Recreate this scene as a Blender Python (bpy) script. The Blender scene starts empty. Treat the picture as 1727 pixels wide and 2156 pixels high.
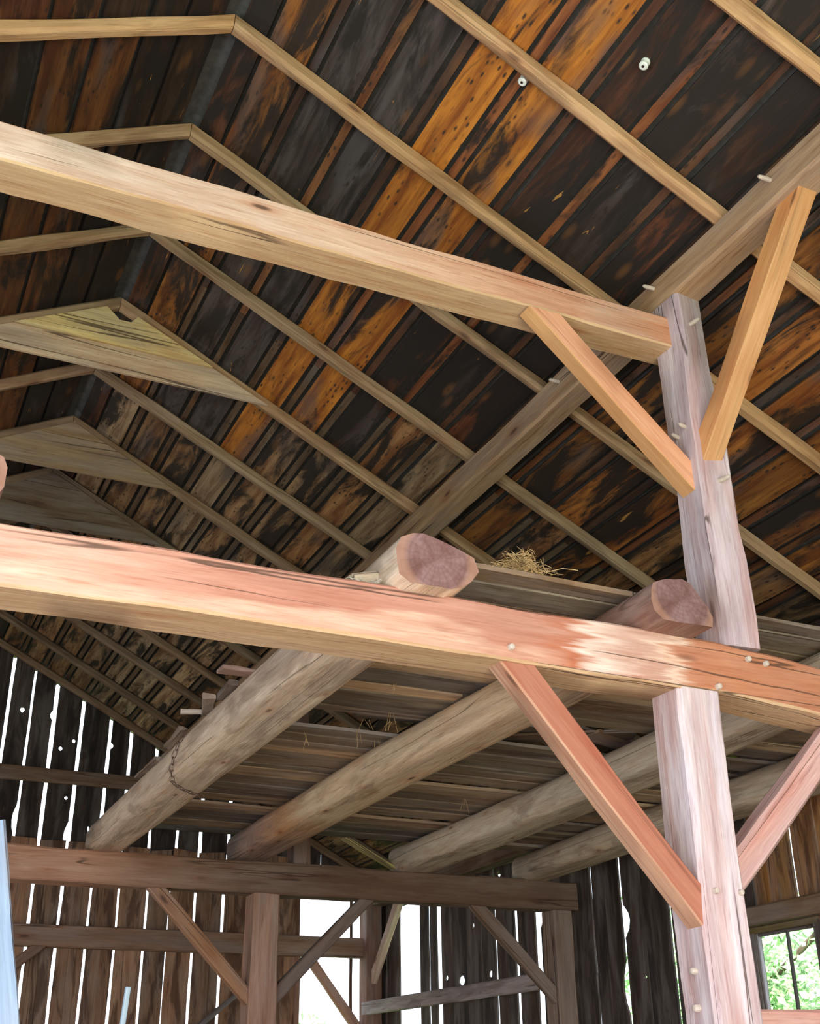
import bpy, bmesh, math, random
from mathutils import Vector, Matrix, noise
R = random.Random(7)
EYE = 1.6                                   # eye height; V() takes heights above the eye
def V(x, y, z): return Vector((x, y, z + EYE))
GROUND = -EYE

# ------------------------------------------------------------ camera, world, light
scn = bpy.context.scene
C = scn.collection
cam_d = bpy.data.cameras.new('camera'); cam = bpy.data.objects.new('camera', cam_d); C.objects.link(cam)
scn.camera = cam
cam_d.sensor_fit = 'HORIZONTAL'; cam_d.sensor_width = 36.0
cam_d.lens = 2485.7 / 1727 * 36.0
cam_d.clip_end = 300
yaw, pitch, roll = .4405406, .46123869, -.0127677
fw = Vector((math.sin(yaw) * math.cos(pitch), math.cos(yaw) * math.cos(pitch), math.sin(pitch)))
rt = Vector((math.cos(yaw), -math.sin(yaw), 0)); up = rt.cross(fw)
r2 = rt * math.cos(roll) + up * math.sin(roll); u2 = -rt * math.sin(roll) + up * math.cos(roll)
cam.matrix_world = Matrix(((r2.x, u2.x, -fw.x, 0), (r2.y, u2.y, -fw.y, 0), (r2.z, u2.z, -fw.z, EYE), (0, 0, 0, 1)))

world = bpy.data.worlds.new('sky'); scn.world = world; world.use_nodes = True
wn = world.node_tree; wn.nodes.clear()
wo = wn.nodes.new('ShaderNodeOutputWorld'); wb = wn.nodes.new('ShaderNodeBackground')
wb.inputs[0].default_value = (.80, .88, 1.0, 1); wb.inputs[1].default_value = 3.0
wn.links.new(wb.outputs[0], wo.inputs[0])

sun_d = bpy.data.lights.new('sun', 'SUN'); sun_d.energy = 7.0; sun_d.angle = .01; sun_d.color = (1, .93, .82)
sun = bpy.data.objects.new('sun', sun_d); C.objects.link(sun)
sun.rotation_euler = Vector((.62, .55, -.95)).to_track_quat('-Z', 'Y').to_euler()
def area(name, loc, look, sx, sy, power, col):
    d = bpy.data.lights.new(name, 'AREA'); d.shape = 'RECTANGLE'; d.size = sx; d.size_y = sy; d.energy = power; d.color = col
    o = bpy.data.objects.new(name, d); C.objects.link(o); o.location = loc
    o.rotation_euler = (Vector(look) - Vector(loc)).to_track_quat('-Z', 'Y').to_euler()
area('barn_door_daylight', (1.6, -1.4, 1.5), (3.0, 6, 4.0), 6.5, 2.8, 385, (1.0, .96, .93))
area('side_door_daylight', (-4.3, 1.6, 1.3), (4.0, 5.0, 3.2), 4.0, 2.6, 360, (.70, .80, 1.0))
area('rear_bay_fill', (-4.5, 12.6, 1.2), (4.0, 13.0, 2.2), 3.0, 2.2, 140, (1.0, .95, .9))  # added fill lamp for the rear bay; the left wall has no door here
scn.view_settings.view_transform = 'Standard'; scn.view_settings.look = 'None'
scn.view_settings.gamma = 1; scn.view_settings.use_curve_mapping = False
scn.view_settings.exposure = 0.0

# ------------------------------------------------------------ node helper and materials
def lin(c):
    c = [v / 255 for v in c]
    return tuple(v / 12.92 if v <= .04045 else ((v + .055) / 1.055) ** 2.4 for v in c)
class NT:
    def __init__(s, name):
        s.m = bpy.data.materials.new(name); s.m.use_nodes = True; s.t = s.m.node_tree; s.t.nodes.clear()
        s.out = s.n('OutputMaterial'); s.b = s.n('BsdfPrincipled'); s.l(s.b.outputs[0], s.out.inputs[0])
    def n(s, k, **kw):
        x = s.t.nodes.new('ShaderNode' + k)
        for a, b in kw.items(): setattr(x, a, b)
        return x
    def l(s, a, b): s.t.links.new(a, b)
    def put(s, inp, v):
        if hasattr(v, 'links'): s.l(v, inp)
        elif isinstance(v, (tuple, list)): inp.default_value = tuple(v) + (1,) if len(v) == 3 and len(inp.default_value) == 4 else tuple(v)
        else: inp.default_value = v
    def math(s, op, a, b=0.0, clamp=False):
        x = s.n('Math', operation=op, use_clamp=clamp); s.put(x.inputs[0], a); s.put(x.inputs[1], b); return x.outputs[0]
    def mix(s, f, a, b, mode='MIX'):
        x = s.n('Mix', data_type='RGBA', blend_type=mode); s.put(x.inputs[0], f); s.put(x.inputs[6], a); s.put(x.inputs[7], b); return x.outputs[2]
    def map(s, v, a, b, c=0.0, d=1.0):
        x = s.n('MapRange'); s.put(x.inputs[0], v)
        for i, q in enumerate((a, b, c, d)): s.put(x.inputs[i + 1], q)
        return x.outputs[0]
    def scale(s, vec, sc):
        x = s.n('Mapping'); s.l(vec, x.inputs[0]); x.inputs[3].default_value = sc; return x.outputs[0]
    def noise(s, vec, sc=1.0, det=4, rough=.55, dist=0.0):
        x = s.n('TexNoise'); s.l(vec, x.inputs['Vector']); x.inputs['Scale'].default_value = sc
        x.inputs['Detail'].default_value = det; x.inputs['Roughness'].default_value = rough; x.inputs['Distortion'].default_value = dist
        return x.outputs[0]
    def coords(s):
        tc = s.n('TexCoord'); oi = s.n('ObjectInfo')
        o = s.math('MULTIPLY', oi.outputs['Random'], 37.0)
        cx = s.n('CombineXYZ'); [s.l(o, cx.inputs[i]) for i in range(3)]
        a = s.n('VectorMath', operation='ADD'); s.l(tc.outputs['Object'], a.inputs[0]); s.l(cx.outputs[0], a.inputs[1])
        return a.outputs[0], tc.outputs['Object'], oi

def knots(k, co, sx, sy, thr, seed=0.0):
    """sparse elliptic knots, grain along x; returns 0..1 mask"""
    v = k.n('TexVoronoi', feature='F1'); v.inputs['Scale'].default_value = 1.0
    k.l(k.scale(co, (sx, sy, sy)), v.inputs['Vector']); v.inputs['Randomness'].default_value = 1.0
    d = v.outputs['Distance']; sep = k.n('SeparateColor'); k.l(v.outputs['Color'], sep.inputs[0])
    on = k.math('GREATER_THAN', sep.outputs[0], .45)
    m = k.map(d, thr, thr * .45)
    return k.math('MULTIPLY', m, on), k.math('MULTIPLY', k.map(d, thr * 2.6, thr * .8), on)

def timber_mat(name, dark=(.50, .33, .22), pale=(1.0, .93, .86), pale_amt=.45, crack=.8, knot=1.0, rough=.8, hue=0.0, bands=None, bump=.5, stain=0.0, grey=0.0, under=None, red=0.0, kn_sc=(2.3, 8.5, .15), hew=.5, lowpale=None):
    k = NT(name); co, raw, oi = k.coords(); base = oi.outputs['Color']
    big = k.noise(k.scale(co, (.55, 3.2, 3.2)), 1.0, 3, .6, .6)
    mid = k.noise(k.scale(co, (1.4, 16, 16)), 1.0, 5, .6, .4)
    fine = k.noise(k.scale(co, (5, 110, 110)), 1.0, 3, .6)
    col = base
    if bands:
        sx = k.n('SeparateXYZ'); k.l(raw, sx.inputs[0])
        px = k.math('ADD', sx.outputs[0], k.map(k.noise(k.scale(raw, (2, 26, 26)), 1, 4), .3, .7, -.13, .13))
        rp = k.n('ValToRGB'); k.l(k.math('DIVIDE', px, bands[0]), rp.inputs[0]); e = rp.color_ramp.elements
        while len(e) < len(bands[1]): e.new(.5)
        for q, (p, c) in zip(e, bands[1]): q.position = p / bands[0]; q.color = tuple(lin(c)) + (1,)
        col = rp.outputs[0]
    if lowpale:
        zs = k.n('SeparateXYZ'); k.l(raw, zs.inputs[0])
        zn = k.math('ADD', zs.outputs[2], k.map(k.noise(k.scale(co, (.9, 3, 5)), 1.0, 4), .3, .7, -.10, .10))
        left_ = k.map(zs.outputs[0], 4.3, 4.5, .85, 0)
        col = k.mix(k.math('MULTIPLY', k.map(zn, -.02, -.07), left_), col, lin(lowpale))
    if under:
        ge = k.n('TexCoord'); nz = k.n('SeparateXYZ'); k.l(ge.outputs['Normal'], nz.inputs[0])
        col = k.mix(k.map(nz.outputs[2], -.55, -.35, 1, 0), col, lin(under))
    if red:
        rn = k.noise(k.scale(co, (.8, 6, 6)), 1.1, 4, .6, .5)
        col = k.mix(k.map(rn, .48, .66, 0, red), col, k.mix(1.0, col, (.88, .56, .46), 'MULTIPLY'))
        col = k.mix(k.map(rn, .46, .30, 0, red * .8), col, (.62, .55, .66))
    col = k.mix(k.map(big, .40, .68, 0, pale_amt), col, k.mix(1.0, k.mix(.5, col, (.75, .72, .70)), pale, 'MULTIPLY'))
    col = k.mix(k.map(mid, .36, .66, .55, 0), col, k.mix(1.0, col, dark, 'MULTIPLY'))
    fib = k.noise(k.scale(co, (2.4, 48, 48)), 1.0, 4, .65, .3)
    col = k.mix(k.map(fib, .56, .70, 0, .6), col, k.mix(1.0, col, dark, 'MULTIPLY'))
    col = k.mix(k.map(fine, .3, .7, .34, 0), col, k.mix(1.0, col, (.55, .42, .34), 'MULTIPLY'))
    if grey:
        g = k.noise(k.scale(co, (.8, 5, 5)), 1.3, 4, .6)
        col = k.mix(k.map(g, .45, .62, 0, grey), col, (.27, .235, .225))
    if stain:
        g = k.noise(k.scale(co, (1.1, 5, 5)), 1.0, 5, .6, .8)
        col = k.mix(k.map(g, .50, .60, 0, stain), col, k.mix(1.0, col, (.22, .15, .11), 'MULTIPLY'))
    kn, ring = knots(k, co, *kn_sc)
    if knot:
        col = k.mix(k.math('MULTIPLY', ring, .5 * knot), col, k.mix(1.0, col, (.78, .45, .28), 'MULTIPLY'))
        col = k.mix(k.math('MULTIPLY', kn, .85 * knot), col, (.085, .04, .025))
    cr = k.noise(k.scale(co, (.14, 6.5, 6.5)), 1.0, 2, .45, .05)
    crm = k.map(k.math('ABSOLUTE', k.math('SUBTRACT', cr, .5)), .003, .010, 1, 0)
    gate = k.map(k.noise(k.scale(co, (.7, 4, 4)), 1.0, 1), 0.47, .53)
    crm = k.math('MULTIPLY', k.math('MULTIPLY', crm, gate), crack)
    col = k.mix(crm, col, (.06, .028, .015))
    k.l(col, k.b.inputs['Base Color']); k.b.inputs['Roughness'].default_value = rough
    h = k.math('ADD', k.math('ADD', k.math('MULTIPLY', fine, .25), k.math('MULTIPLY', mid, .8)), k.math('MULTIPLY', fib, .5))
    h = k.math('ADD', h, k.math('MULTIPLY', k.noise(k.scale(co, (3.5, 9, 9)), 1.0, 2, .5), hew * 3)); h = k.math('SUBTRACT', h, k.math('MULTIPLY', crm, 1.6))
    bp = k.n('Bump'); bp.inputs['Strength'].default_value = bump; bp.inputs['Distance'].default_value = .01
    k.l(h, bp.inputs['Height']); k.l(bp.outputs[0], k.b.inputs['Normal'])
    return k.m

def roof_mat(name):
    """weathered roof sheathing: object colour is the clean board, alpha how much black staining it has"""
    k = NT(name); co, raw, oi = k.coords(); base = oi.outputs['Color']; amt = oi.outputs['Alpha']
    fine = k.noise(k.scale(co, (4, 90, 90)), 1.0, 3, .6)
    mid = k.noise(k.scale(co, (1.2, 13, 13)), 1.0, 4, .6, .5)
    blot = k.noise(k.scale(co, (1.0, 5.0, 5.0)), 1.0, 7, .64, .7)
    col = k.mix(k.map(mid, .38, .62, .85, 0), base, k.mix(1.0, base, (.36, .22, .14), 'MULTIPLY'))
    col = k.mix(k.map(fine, .3, .7, .45, 0), col, k.mix(1.0, col, (.4, .3, .25), 'MULTIPLY'))
    g = k.noise(k.scale(co, (.7, 3, 3)), 1.3, 2, .5)
    col = k.mix(k.map(g, .56, .66, 0, .6), col, (.075, .068, .068))
    lo = k.math('SUBTRACT', .68, k.math('MULTIPLY', amt, .30))
    col = k.mix(k.map(blot, lo, k.math('ADD', lo, .10), 0, .95), col, (.012, .008, .006))
    kn, ring = knots(k, co, 12.0, 34.0, .36)           # small dark flecks
    gate = k.map(k.noise(k.scale(co, (1.0, 4, 4)), 1.0, 2), .44, .54)
    col = k.mix(k.math('MULTIPLY', k.math('MULTIPLY', kn, gate), .9), col, (.02, .012, .008))
    kn2, ring2 = knots(k, co, 2.2, 7.0, .10)          # true knots
    col = k.mix(k.math('MULTIPLY', ring2, .55), col, (.21, .085, .022))
    col = k.mix(k.math('MULTIPLY', kn2, .8), col, (.05, .02, .01))
    fl = k.noise(k.scale(co, (2.0, 14, 14)), 1.0, 4, .6, 1.6)   # split flakes showing clean wood
    col = k.mix(k.map(fl, .70, .74, 0, .8), col, (.50, .24, .055))
    k.l(col, k.b.inputs['Base Color']); k.b.inputs['Roughness'].default_value = .72
    bp = k.n('Bump'); bp.inputs['Strength'].default_value = .35; bp.inputs['Distance'].default_value = .006
    k.l(k.math('ADD', mid, fine), bp.inputs['Height']); k.l(bp.outputs[0], k.b.inputs['Normal'])
    return k.m

def endgrain_mat(name):
    k = NT(name); co, raw, oi = k.coords()
    n = k.noise(raw, 9, 5, .6, .5); s = k.n('SeparateXYZ'); k.l(raw, s.inputs[0])
    ang = k.math('ARCTAN2', s.outputs[2], s.outputs[1])
    rad = k.math('POWER', k.math('ABSOLUTE', k.math('SINE', k.math('ADD', k.math('MULTIPLY', ang, 9), k.math('MULTIPLY', n, 7)))), 14)
    v = k.n('VectorMath', operation='LENGTH'); cx = k.n('CombineXYZ'); k.l(s.outputs[1], cx.inputs[1]); k.l(s.outputs[2], cx.inputs[2]); k.l(cx.outputs[0], v.inputs[0])
    rr = k.math('SINE', k.math('ADD', k.math('MULTIPLY', v.outputs['Value'], 260), k.math('MULTIPLY', n, 5)))
    col = k.mix(k.map(n, .35, .65), (.15, .062, .050), (.27, .15, .145))
    col = k.mix(k.map(rr, -1, 1, 0, .18), col, (.10, .045, .035)); col = k.mix(k.math('MULTIPLY', rad, .2), col, (.04, .018, .016))
    col = k.mix(k.map(v.outputs['Value'], .14, .17, 0, .4), col, (.50, .26, .15))
    k.l(col, k.b.inputs['Base Color']); k.b.inputs['Roughness'].default_value = .85; return k.m

def plain(name, col, rough=.8, metal=0.0, nz=.25, sc=20):
    k = NT(name); co, raw, oi = k.coords(); n = k.noise(co, sc, 4)
    k.l(k.mix(k.map(n, .3, .7, 0, 1), tuple(c * (1 - nz) for c in col), tuple(min(1, c * (1 + nz)) for c in col)), k.b.inputs['Base Color'])
    k.b.inputs['Roughness'].default_value = rough; k.b.inputs['Metallic'].default_value = metal; return k.m

L_ = 8.6    # length of the main beam for its stain bands, which start at world x = -1.6
M = {}
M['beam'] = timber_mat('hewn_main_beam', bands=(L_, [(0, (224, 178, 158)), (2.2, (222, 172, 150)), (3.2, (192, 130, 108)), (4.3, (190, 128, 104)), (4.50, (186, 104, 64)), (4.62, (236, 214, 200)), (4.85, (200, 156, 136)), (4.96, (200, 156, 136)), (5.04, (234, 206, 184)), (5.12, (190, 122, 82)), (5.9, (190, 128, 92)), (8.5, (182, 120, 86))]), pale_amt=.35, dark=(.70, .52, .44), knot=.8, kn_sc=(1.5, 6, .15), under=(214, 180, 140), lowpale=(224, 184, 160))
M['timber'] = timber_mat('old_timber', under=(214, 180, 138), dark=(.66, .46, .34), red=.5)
M['post'] = timber_mat('weathered_post', pale_amt=.6, dark=(.54, .38, .38), knot=.9, kn_sc=(1.5, 5.0, .15), hew=.7, pale=(1, .95, .97), red=.6)
M['brown'] = timber_mat('brown_timber', pale_amt=.35, grey=.35, kn_sc=(1.8, 6.0, .14), dark=(.45, .30, .2))
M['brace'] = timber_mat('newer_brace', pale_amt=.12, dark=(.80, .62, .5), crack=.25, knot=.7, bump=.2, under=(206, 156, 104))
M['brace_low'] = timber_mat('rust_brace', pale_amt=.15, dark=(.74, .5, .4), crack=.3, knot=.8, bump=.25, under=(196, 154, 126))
M['log'] = timber_mat('peeled_log', pale_amt=.5, dark=(.66, .52, .42), stain=.4, knot=.8, grey=.2, bump=.8, crack=.35, kn_sc=(2.6, 7.0, .12))
M['rafter'] = timber_mat('roof_rafter', pale_amt=.25, dark=(.55, .38, .24), crack=.5, knot=.8, stain=.35)
M['roof'] = roof_mat('roof_sheathing')
M['wall'] = timber_mat('wall_board', pale_amt=.2, dark=(.35, .24, .16), knot=.8, stain=.75, grey=.3)
M['plank'] = timber_mat('loft_plank', pale_amt=.35, dark=(.45, .34, .26), knot=.5, grey=.45, stain=.4)
M['end'] = endgrain_mat('log_end_grain')
M['peg'] = plain('wooden_peg', (.50, .41, .34), .7, nz=.2)
M['ceramic'] = plain('white_porcelain', (.75, .78, .74), .2, nz=.05)
M['straw'] = plain('dry_straw', (.50, .33, .15), .9, nz=.5)
M['iron'] = plain('rusty_iron', (.16, .10, .085), .6, metal=.5, nz=.4)
M['earth'] = plain('earth_floor', (.30, .21, .13), .95, nz=.35, sc=3)
M['grass'] = plain('meadow_grass', (.10, .20, .035), .95, nz=.4, sc=2)
M['leaf'] = plain('green_leaves', (.42, .66, .30), .6, nz=.5, sc=2)
M['bark'] = plain('tree_bark', (.14, .10, .07), .9, nz=.4)
M['shingle'] = plain('grey_roof_shingles', (.09, .085, .08), .9)
kg = NT('old_glass'); kg.b.inputs['Base Color'].default_value = (1, 1, 1, 1); kg.b.inputs['Roughness'].default_value = 0.02
kg.b.inputs['Transmission Weight'].default_value = 1; kg.b.inputs['IOR'].default_value = 1.02; M['glass'] = kg.m
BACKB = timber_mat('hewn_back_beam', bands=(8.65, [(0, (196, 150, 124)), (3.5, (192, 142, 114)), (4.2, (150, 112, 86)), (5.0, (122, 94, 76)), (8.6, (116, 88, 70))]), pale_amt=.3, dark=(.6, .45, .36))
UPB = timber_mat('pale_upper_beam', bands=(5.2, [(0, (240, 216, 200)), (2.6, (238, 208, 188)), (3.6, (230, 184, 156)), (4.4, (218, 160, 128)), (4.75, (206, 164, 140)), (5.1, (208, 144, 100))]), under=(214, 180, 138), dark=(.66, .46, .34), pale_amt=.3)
LOGB = timber_mat('second_log', bands=(6.9, [(0, (140, 92, 76)), (.75, (150, 104, 84)), (1.1, (232, 200, 162)), (4.6, (240, 214, 176)), (5.2, (206, 156, 106)), (6.0, (170, 134, 116)), (6.8, (140, 122, 116))]), pale_amt=.45, dark=(.66, .52, .42), stain=.4, crack=.4, bump=.8, grey=.15)
PALEPAINT = timber_mat('flaking_pale_paint', pale_amt=.7, pale=(.9, 1, 1.05), dark=(.75, .8, .85), stain=.1)

# ------------------------------------------------------------ builders
def frame(p0, p1, upv=(0, 0, 1)):
    x = (p1 - p0); ln = x.length; x.normalize(); z = Vector(upv); z = z - x * z.dot(x)
    if z.length < 1e-4: z = Vector((0, 1, 0)) - x * x.y
    z.normalize(); y = z.cross(x)
    m = Matrix(((x.x, y.x, z.x, p0.x), (x.y, y.y, z.y, p0.y), (x.z, y.z, z.z, p0.z), (0, 0, 0, 1)))
    return m, ln
def link(name, me, mat, color=None, parent=None, mw=None, tag=None, smooth=None):
    o = bpy.data.objects.new(name, me); C.objects.link(o)
    for q in (mat if isinstance(mat, (list, tuple)) else [mat]): me.materials.append(q) if len(me.materials) < (len(mat) if isinstance(mat, (list, tuple)) else 1) else None
    if color: o.color = tuple(lin(color[:3])) + ((color[3],) if len(color) > 3 else (1,))
    if mw is not None: o.matrix_world = mw
    if parent is not None:
        o.parent = parent; o.matrix_parent_inverse = PINV[parent.name] if parent.name in PINV else parent.matrix_world.inverted()
    if smooth: me.shade_smooth(); me.set_sharp_from_angle(angle=math.radians(smooth))
    if tag: settag(o, **tag)
    return o
PINV = {}
def settag(o, label=None, cat=None, group=None, kind=None):
    if label: o['label'] = label
    if cat: o['category'] = cat
    if group: o['group'] = group
    if kind: o['kind'] = kind
def empty(name, loc, **tag):
    o = bpy.data.objects.new(name, None); C.objects.link(o); o.location = loc; o.empty_display_size = .1
    PINV[o.name] = Matrix.Translation(-Vector(loc)); settag(o, **tag); return o
def jitter(c, mat4): return c
def rnd(c, d, dd=None):
    """a colour a little lighter or darker than c"""
    f = 1 + R.uniform(-d, d); w = R.uniform(-d, d) * .35
    t = [max(2, min(250, c[0] * f * (1 + w))), max(2, min(250, c[1] * f)), max(2, min(250, c[2] * f * (1 - w)))]
    return tuple(t) + tuple(c[3:])
def timber(name, p0, p1, w, h, mat, color, upv=(0, 0, 1), seg=.16, wav=.004, ch=.012, w1=None, h1=None, cuts=None, parent=None, tag=None, sag=0.0, drop=None, smooth=38, endmat=None):
    """a squared stick: w across, h along upv; hewn edges wander by wav; cuts = ((point, normal) or None at each end)"""
    mw, ln = frame(p0, p1, upv); n = max(2, int(ln / seg)); w1 = w1 or w; h1 = h1 or h
    off = R.uniform(0, 500); bm = bmesh.new(); rings = []
    for i in range(n + 1):
        t = i / n; x = t * ln; a = (w + (w1 - w) * t) / 2; b = (h + (h1 - h) * t) / 2; ring = []
        cx = sag * 4 * t * (1 - t) + (max(0, min(x - drop[0], .9)) * drop[1] if drop else 0)
        if ch > 0:
            pts = [(-a + ch, -b), (a - ch, -b), (a, -b + ch), (a, b - ch), (a - ch, b), (-a + ch, b), (-a, b - ch), (-a, -b + ch)]
        else: pts = [(-a, -b), (a, -b), (a, b), (-a, b)]
        for j, (y, z) in enumerate(pts):
            jj = (j + 1) // 2 % 4 if ch > 0 else j
            dy = noise.noise(Vector((x * 1.6, jj * 7.3 + off, 1.7))) * wav * 2 + noise.noise(Vector((x * 7, jj * 3.1 + off, 9))) * wav * .9
            dz = noise.noise(Vector((x * 1.6, jj * 5.9 + off, 41))) * wav * 2 + noise.noise(Vector((x * 7, j * 3.7 + off, 19))) * wav * .9
            ring.append(bm.verts.new((x, y + dy, z + dz - cx)))
        rings.append(ring)
    if cuts:
        inv = mw.inverted(); i3 = inv.to_3x3()
        for e, cu in enumerate(cuts):
            if cu is None: continue
            q = inv @ cu[0]; nn = i3 @ cu[1]
            order = rings if e == 0 else rings[::-1]; sg_ = 1 if e == 0 else -1
            for ri, rg in enumerate(order):
                for v in rg:
                    xc_ = q.x - (nn.y * (v.co.y - q.y) + nn.z * (v.co.z - q.z)) / nn.x + sg_ * ri * .0004
                    if ri == 0 or (v.co.x - xc_) * sg_ < 0: v.co.x = xc_
    k = len(rings[0])
    for i in range(n):
        for j in range(k):
            bm.faces.new((rings[i][j], rings[i + 1][j], rings[i + 1][(j + 1) % k], rings[i][(j + 1) % k]))
    f0 = bm.faces.new(rings[0]); f1 = bm.faces.new(rings[-1][::-1])
    if endmat: f0.material_index = f1.material_index = 1
    bmesh.ops.recalc_face_normals(bm, faces=bm.faces[:])
    me = bpy.data.meshes.new(name); bm.to_mesh(me); bm.free()
    return link(name, me, [mat, endmat] if endmat else mat, color, parent, mw, tag, smooth)

def polypoint(poly, a):
    """where a ray at angle a from the polygon's middle meets its outline (angles run with x to the left)"""
    cx = sum(p[0] for p in poly) / len(poly); cz = sum(p[1] for p in poly) / len(poly); d = (-math.cos(a), math.sin(a)); best = None
    for (x0, z0), (x1, z1) in zip(poly, poly[1:] + poly[:1]):
        ex, ez = x1 - x0, z1 - z0; det = d[0] * -ez + d[1] * ex
        if abs(det) < 1e-9: continue
        bx, bz = x0 - cx, z0 - cz; t = (bx * -ez + bz * ex) / det; s = (d[0] * bz - d[1] * bx) / det
        if t > 0 and -1e-6 <= s <= 1 + 1e-6: best = t if best is None else min(best, t)
    return cx + d[0] * best, cz + d[1] * best
def log(name, stations, z0, z1, mat, color, tag, front_cut=.0, lump=.02, prof=None):
    """hewn log: stations (y, centre x, width); flat below, rounded above"""
    p0 = V(stations[0][1], stations[0][0], (z0 + z1) / 2); p1 = V(stations[-1][1], stations[-1][0], (z0 + z1) / 2)
    mw, ln = frame(p0, p1); bm = bmesh.new(); rings = []; n = int(ln / .14); off = R.uniform(0, 300); K = 20
    for i in range(n + 1):
        t = i / n; y = stations[0][0] + (stations[-1][0] - stations[0][0]) * t
        for (ya, xa, wa), (yb, xb, wb_) in zip(stations, stations[1:]):
            if ya <= y <= yb + 1e-6: s = (y - ya) / (yb - ya); xc = xa + (xb - xa) * s; w = wa + (wb_ - wa) * s; break
        lx = stations[0][1] + (stations[-1][1] - stations[0][1]) * t
        ring = []
        for j in range(K):
            a = 2 * math.pi * j / K + .12; ca, sa = math.cos(a), math.sin(a)
            sg = lambda q, e: math.copysign(abs(q) ** e, q)
            yy = sg(ca, .72 if sa > 0 else .42) * w / 2; zz = sg(sa, .80 if sa > 0 else .5) * (z1 - z0) / 2 * 1.04
            zz = max(zz, -(z1 - z0) / 2); zz = min(zz, (z1 - z0) / 2)
            if prof:
                m = max(0, 1 - t * ln / 1.1); px_, pz_ = polypoint(prof, a); yy = yy * (1 - m) - (px_ - stations[0][1]) * m; zz = zz * (1 - m) + (pz_ - (z0 + z1) / 2) * m
            r = 1 + lump * 2.4 * noise.noise(Vector((t * ln * 1.1, ca * 1.3, sa * 1.3 + off))) + lump * noise.noise(Vector((t * ln * 4.5, ca * 3, sa * 3 + off)))
            yy = yy * r - (xc - lx)
            if abs(zz) < (z1 - z0) / 2 - .004: zz = zz * r
            x = t * ln
            if i == 0: x += front_cut * zz + .014 * noise.noise(Vector((yy * 9, zz * 9, off)))
            ring.append(bm.verts.new((x, yy, max(-(z1 - z0) / 2, min((z1 - z0) / 2, zz)))))
        rings.append(ring)
    for i in range(n):
        for j in range(K): bm.faces.new((rings[i][j], rings[i + 1][j], rings[i + 1][(j + 1) % K], rings[i][(j + 1) % K]))
    for rg, rev in ((rings[0], 0), (rings[-1], 1)):
        f = bm.faces.new(rg[::-1] if rev else rg); f.material_index = 1
    bmesh.ops.recalc_face_normals(bm, faces=bm.faces[:])
    me = bpy.data.meshes.new(name); bm.to_mesh(me); bm.free()
    return link(name, me, [mat, M['end']], color, None, mw, tag, 42)

def plate(name, mw, outer, holes, t, mat, color, parent, tag=None):
    """flat board: outline and holes in local x (along grain), y; thickness t along local z"""
    bm = bmesh.new(); ed = []
    for loop in [outer] + holes:
        vs = [bm.verts.new((p[0], p[1], 0)) for p in loop]
        ed += [bm.edges.new((vs[i], vs[(i + 1) % len(vs)])) for i in range(len(vs))]
    r = bmesh.ops.triangle_fill(bm, use_beauty=True, use_dissolve=False, edges=ed)
    faces = [g for g in r['geom'] if isinstance(g, bmesh.types.BMFace)]
    ex = bmesh.ops.extrude_face_region(bm, geom=faces)
    for v in [g for g in ex['geom'] if isinstance(g, bmesh.types.BMVert)]: v.co.z += t
    bmesh.ops.recalc_face_normals(bm, faces=bm.faces[:])
    me = bpy.data.meshes.new(name); bm.to_mesh(me); bm.free()
    return link(name, me, mat, color, parent, mw, tag)

def wallboard(parent, a0, a1, z0, z1, plane, base, mat, color, notches=(), holes=(), t=.022, name='board', ragged=0.0, slope=0.0):
    """upright board; a = position along the wall, plane 'Y' (far gable) or 'X' (side walls); local x runs up"""
    if plane == 'Y': mw = Matrix(((0, 1, 0, a0), (0, 0, 1, base), (1, 0, 0, z0 + EYE), (0, 0, 0, 1)))
    else: mw = Matrix(((0, 0, 1, base), (0, 1, 0, a0), (1, 0, 0, z0 + EYE), (0, 0, 0, 1)))
    w = a1 - a0; ln = z1 - z0; n = max(3, int(ln / .22)); off = R.uniform(0, 400); lo = []; hi = []
    for i in range(n + 1):
        x = ln * i / n; j = lambda s: noise.noise(Vector((x * 2.1, s + off, 3))) * .009 + noise.noise(Vector((x * 9, s + off, 8))) * .0045
        lo.append((x, j(0))); hi.append((x, w + j(55)))
    for side, zz, dp, hw in notches:
        x = zz - z0; sgn = 1 if side < 0 else -1; L = lo if side < 0 else hi
        ins = [(x - hw, L[0][1]), (x - hw * .5, L[0][1] + sgn * dp * .75), (x, L[0][1] + sgn * dp), (x + hw * .45, L[0][1] + sgn * dp * .8), (x + hw, L[0][1])]
        L[:] = sorted([q for q in L if not (x - hw < q[0] < x + hw)] + ins)
    hi = hi[::-1]
    hl = []
    for a, zz, r, rz in holes:
        if a0 + r + .02 < a < a1 - r - .02 and all(abs(zz - q[1]) > rz + q[3] + .02 for q in notches) and z0 + rz < zz < z1 - rz:
            hl.append([(zz - z0 + rz * math.sin(q * math.pi / 4) * R.uniform(.8, 1.1), a - a0 + r * math.cos(q * math.pi / 4) * R.uniform(.8, 1.1)) for q in range(8)])
    if slope:
        if slope < 0: hi[0] = (hi[0][0] + slope * w, hi[0][1])
        else: lo[-1] = (lo[-1][0] - slope * w, lo[-1][1])
    if ragged: hi[0] = (hi[0][0] + R.uniform(-ragged, ragged), hi[0][1]); lo[-1] = (lo[-1][0] + R.uniform(-ragged, ragged), lo[-1][1])
    return plate(name, mw, lo + hi, hl, t, mat, color, parent)

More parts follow.
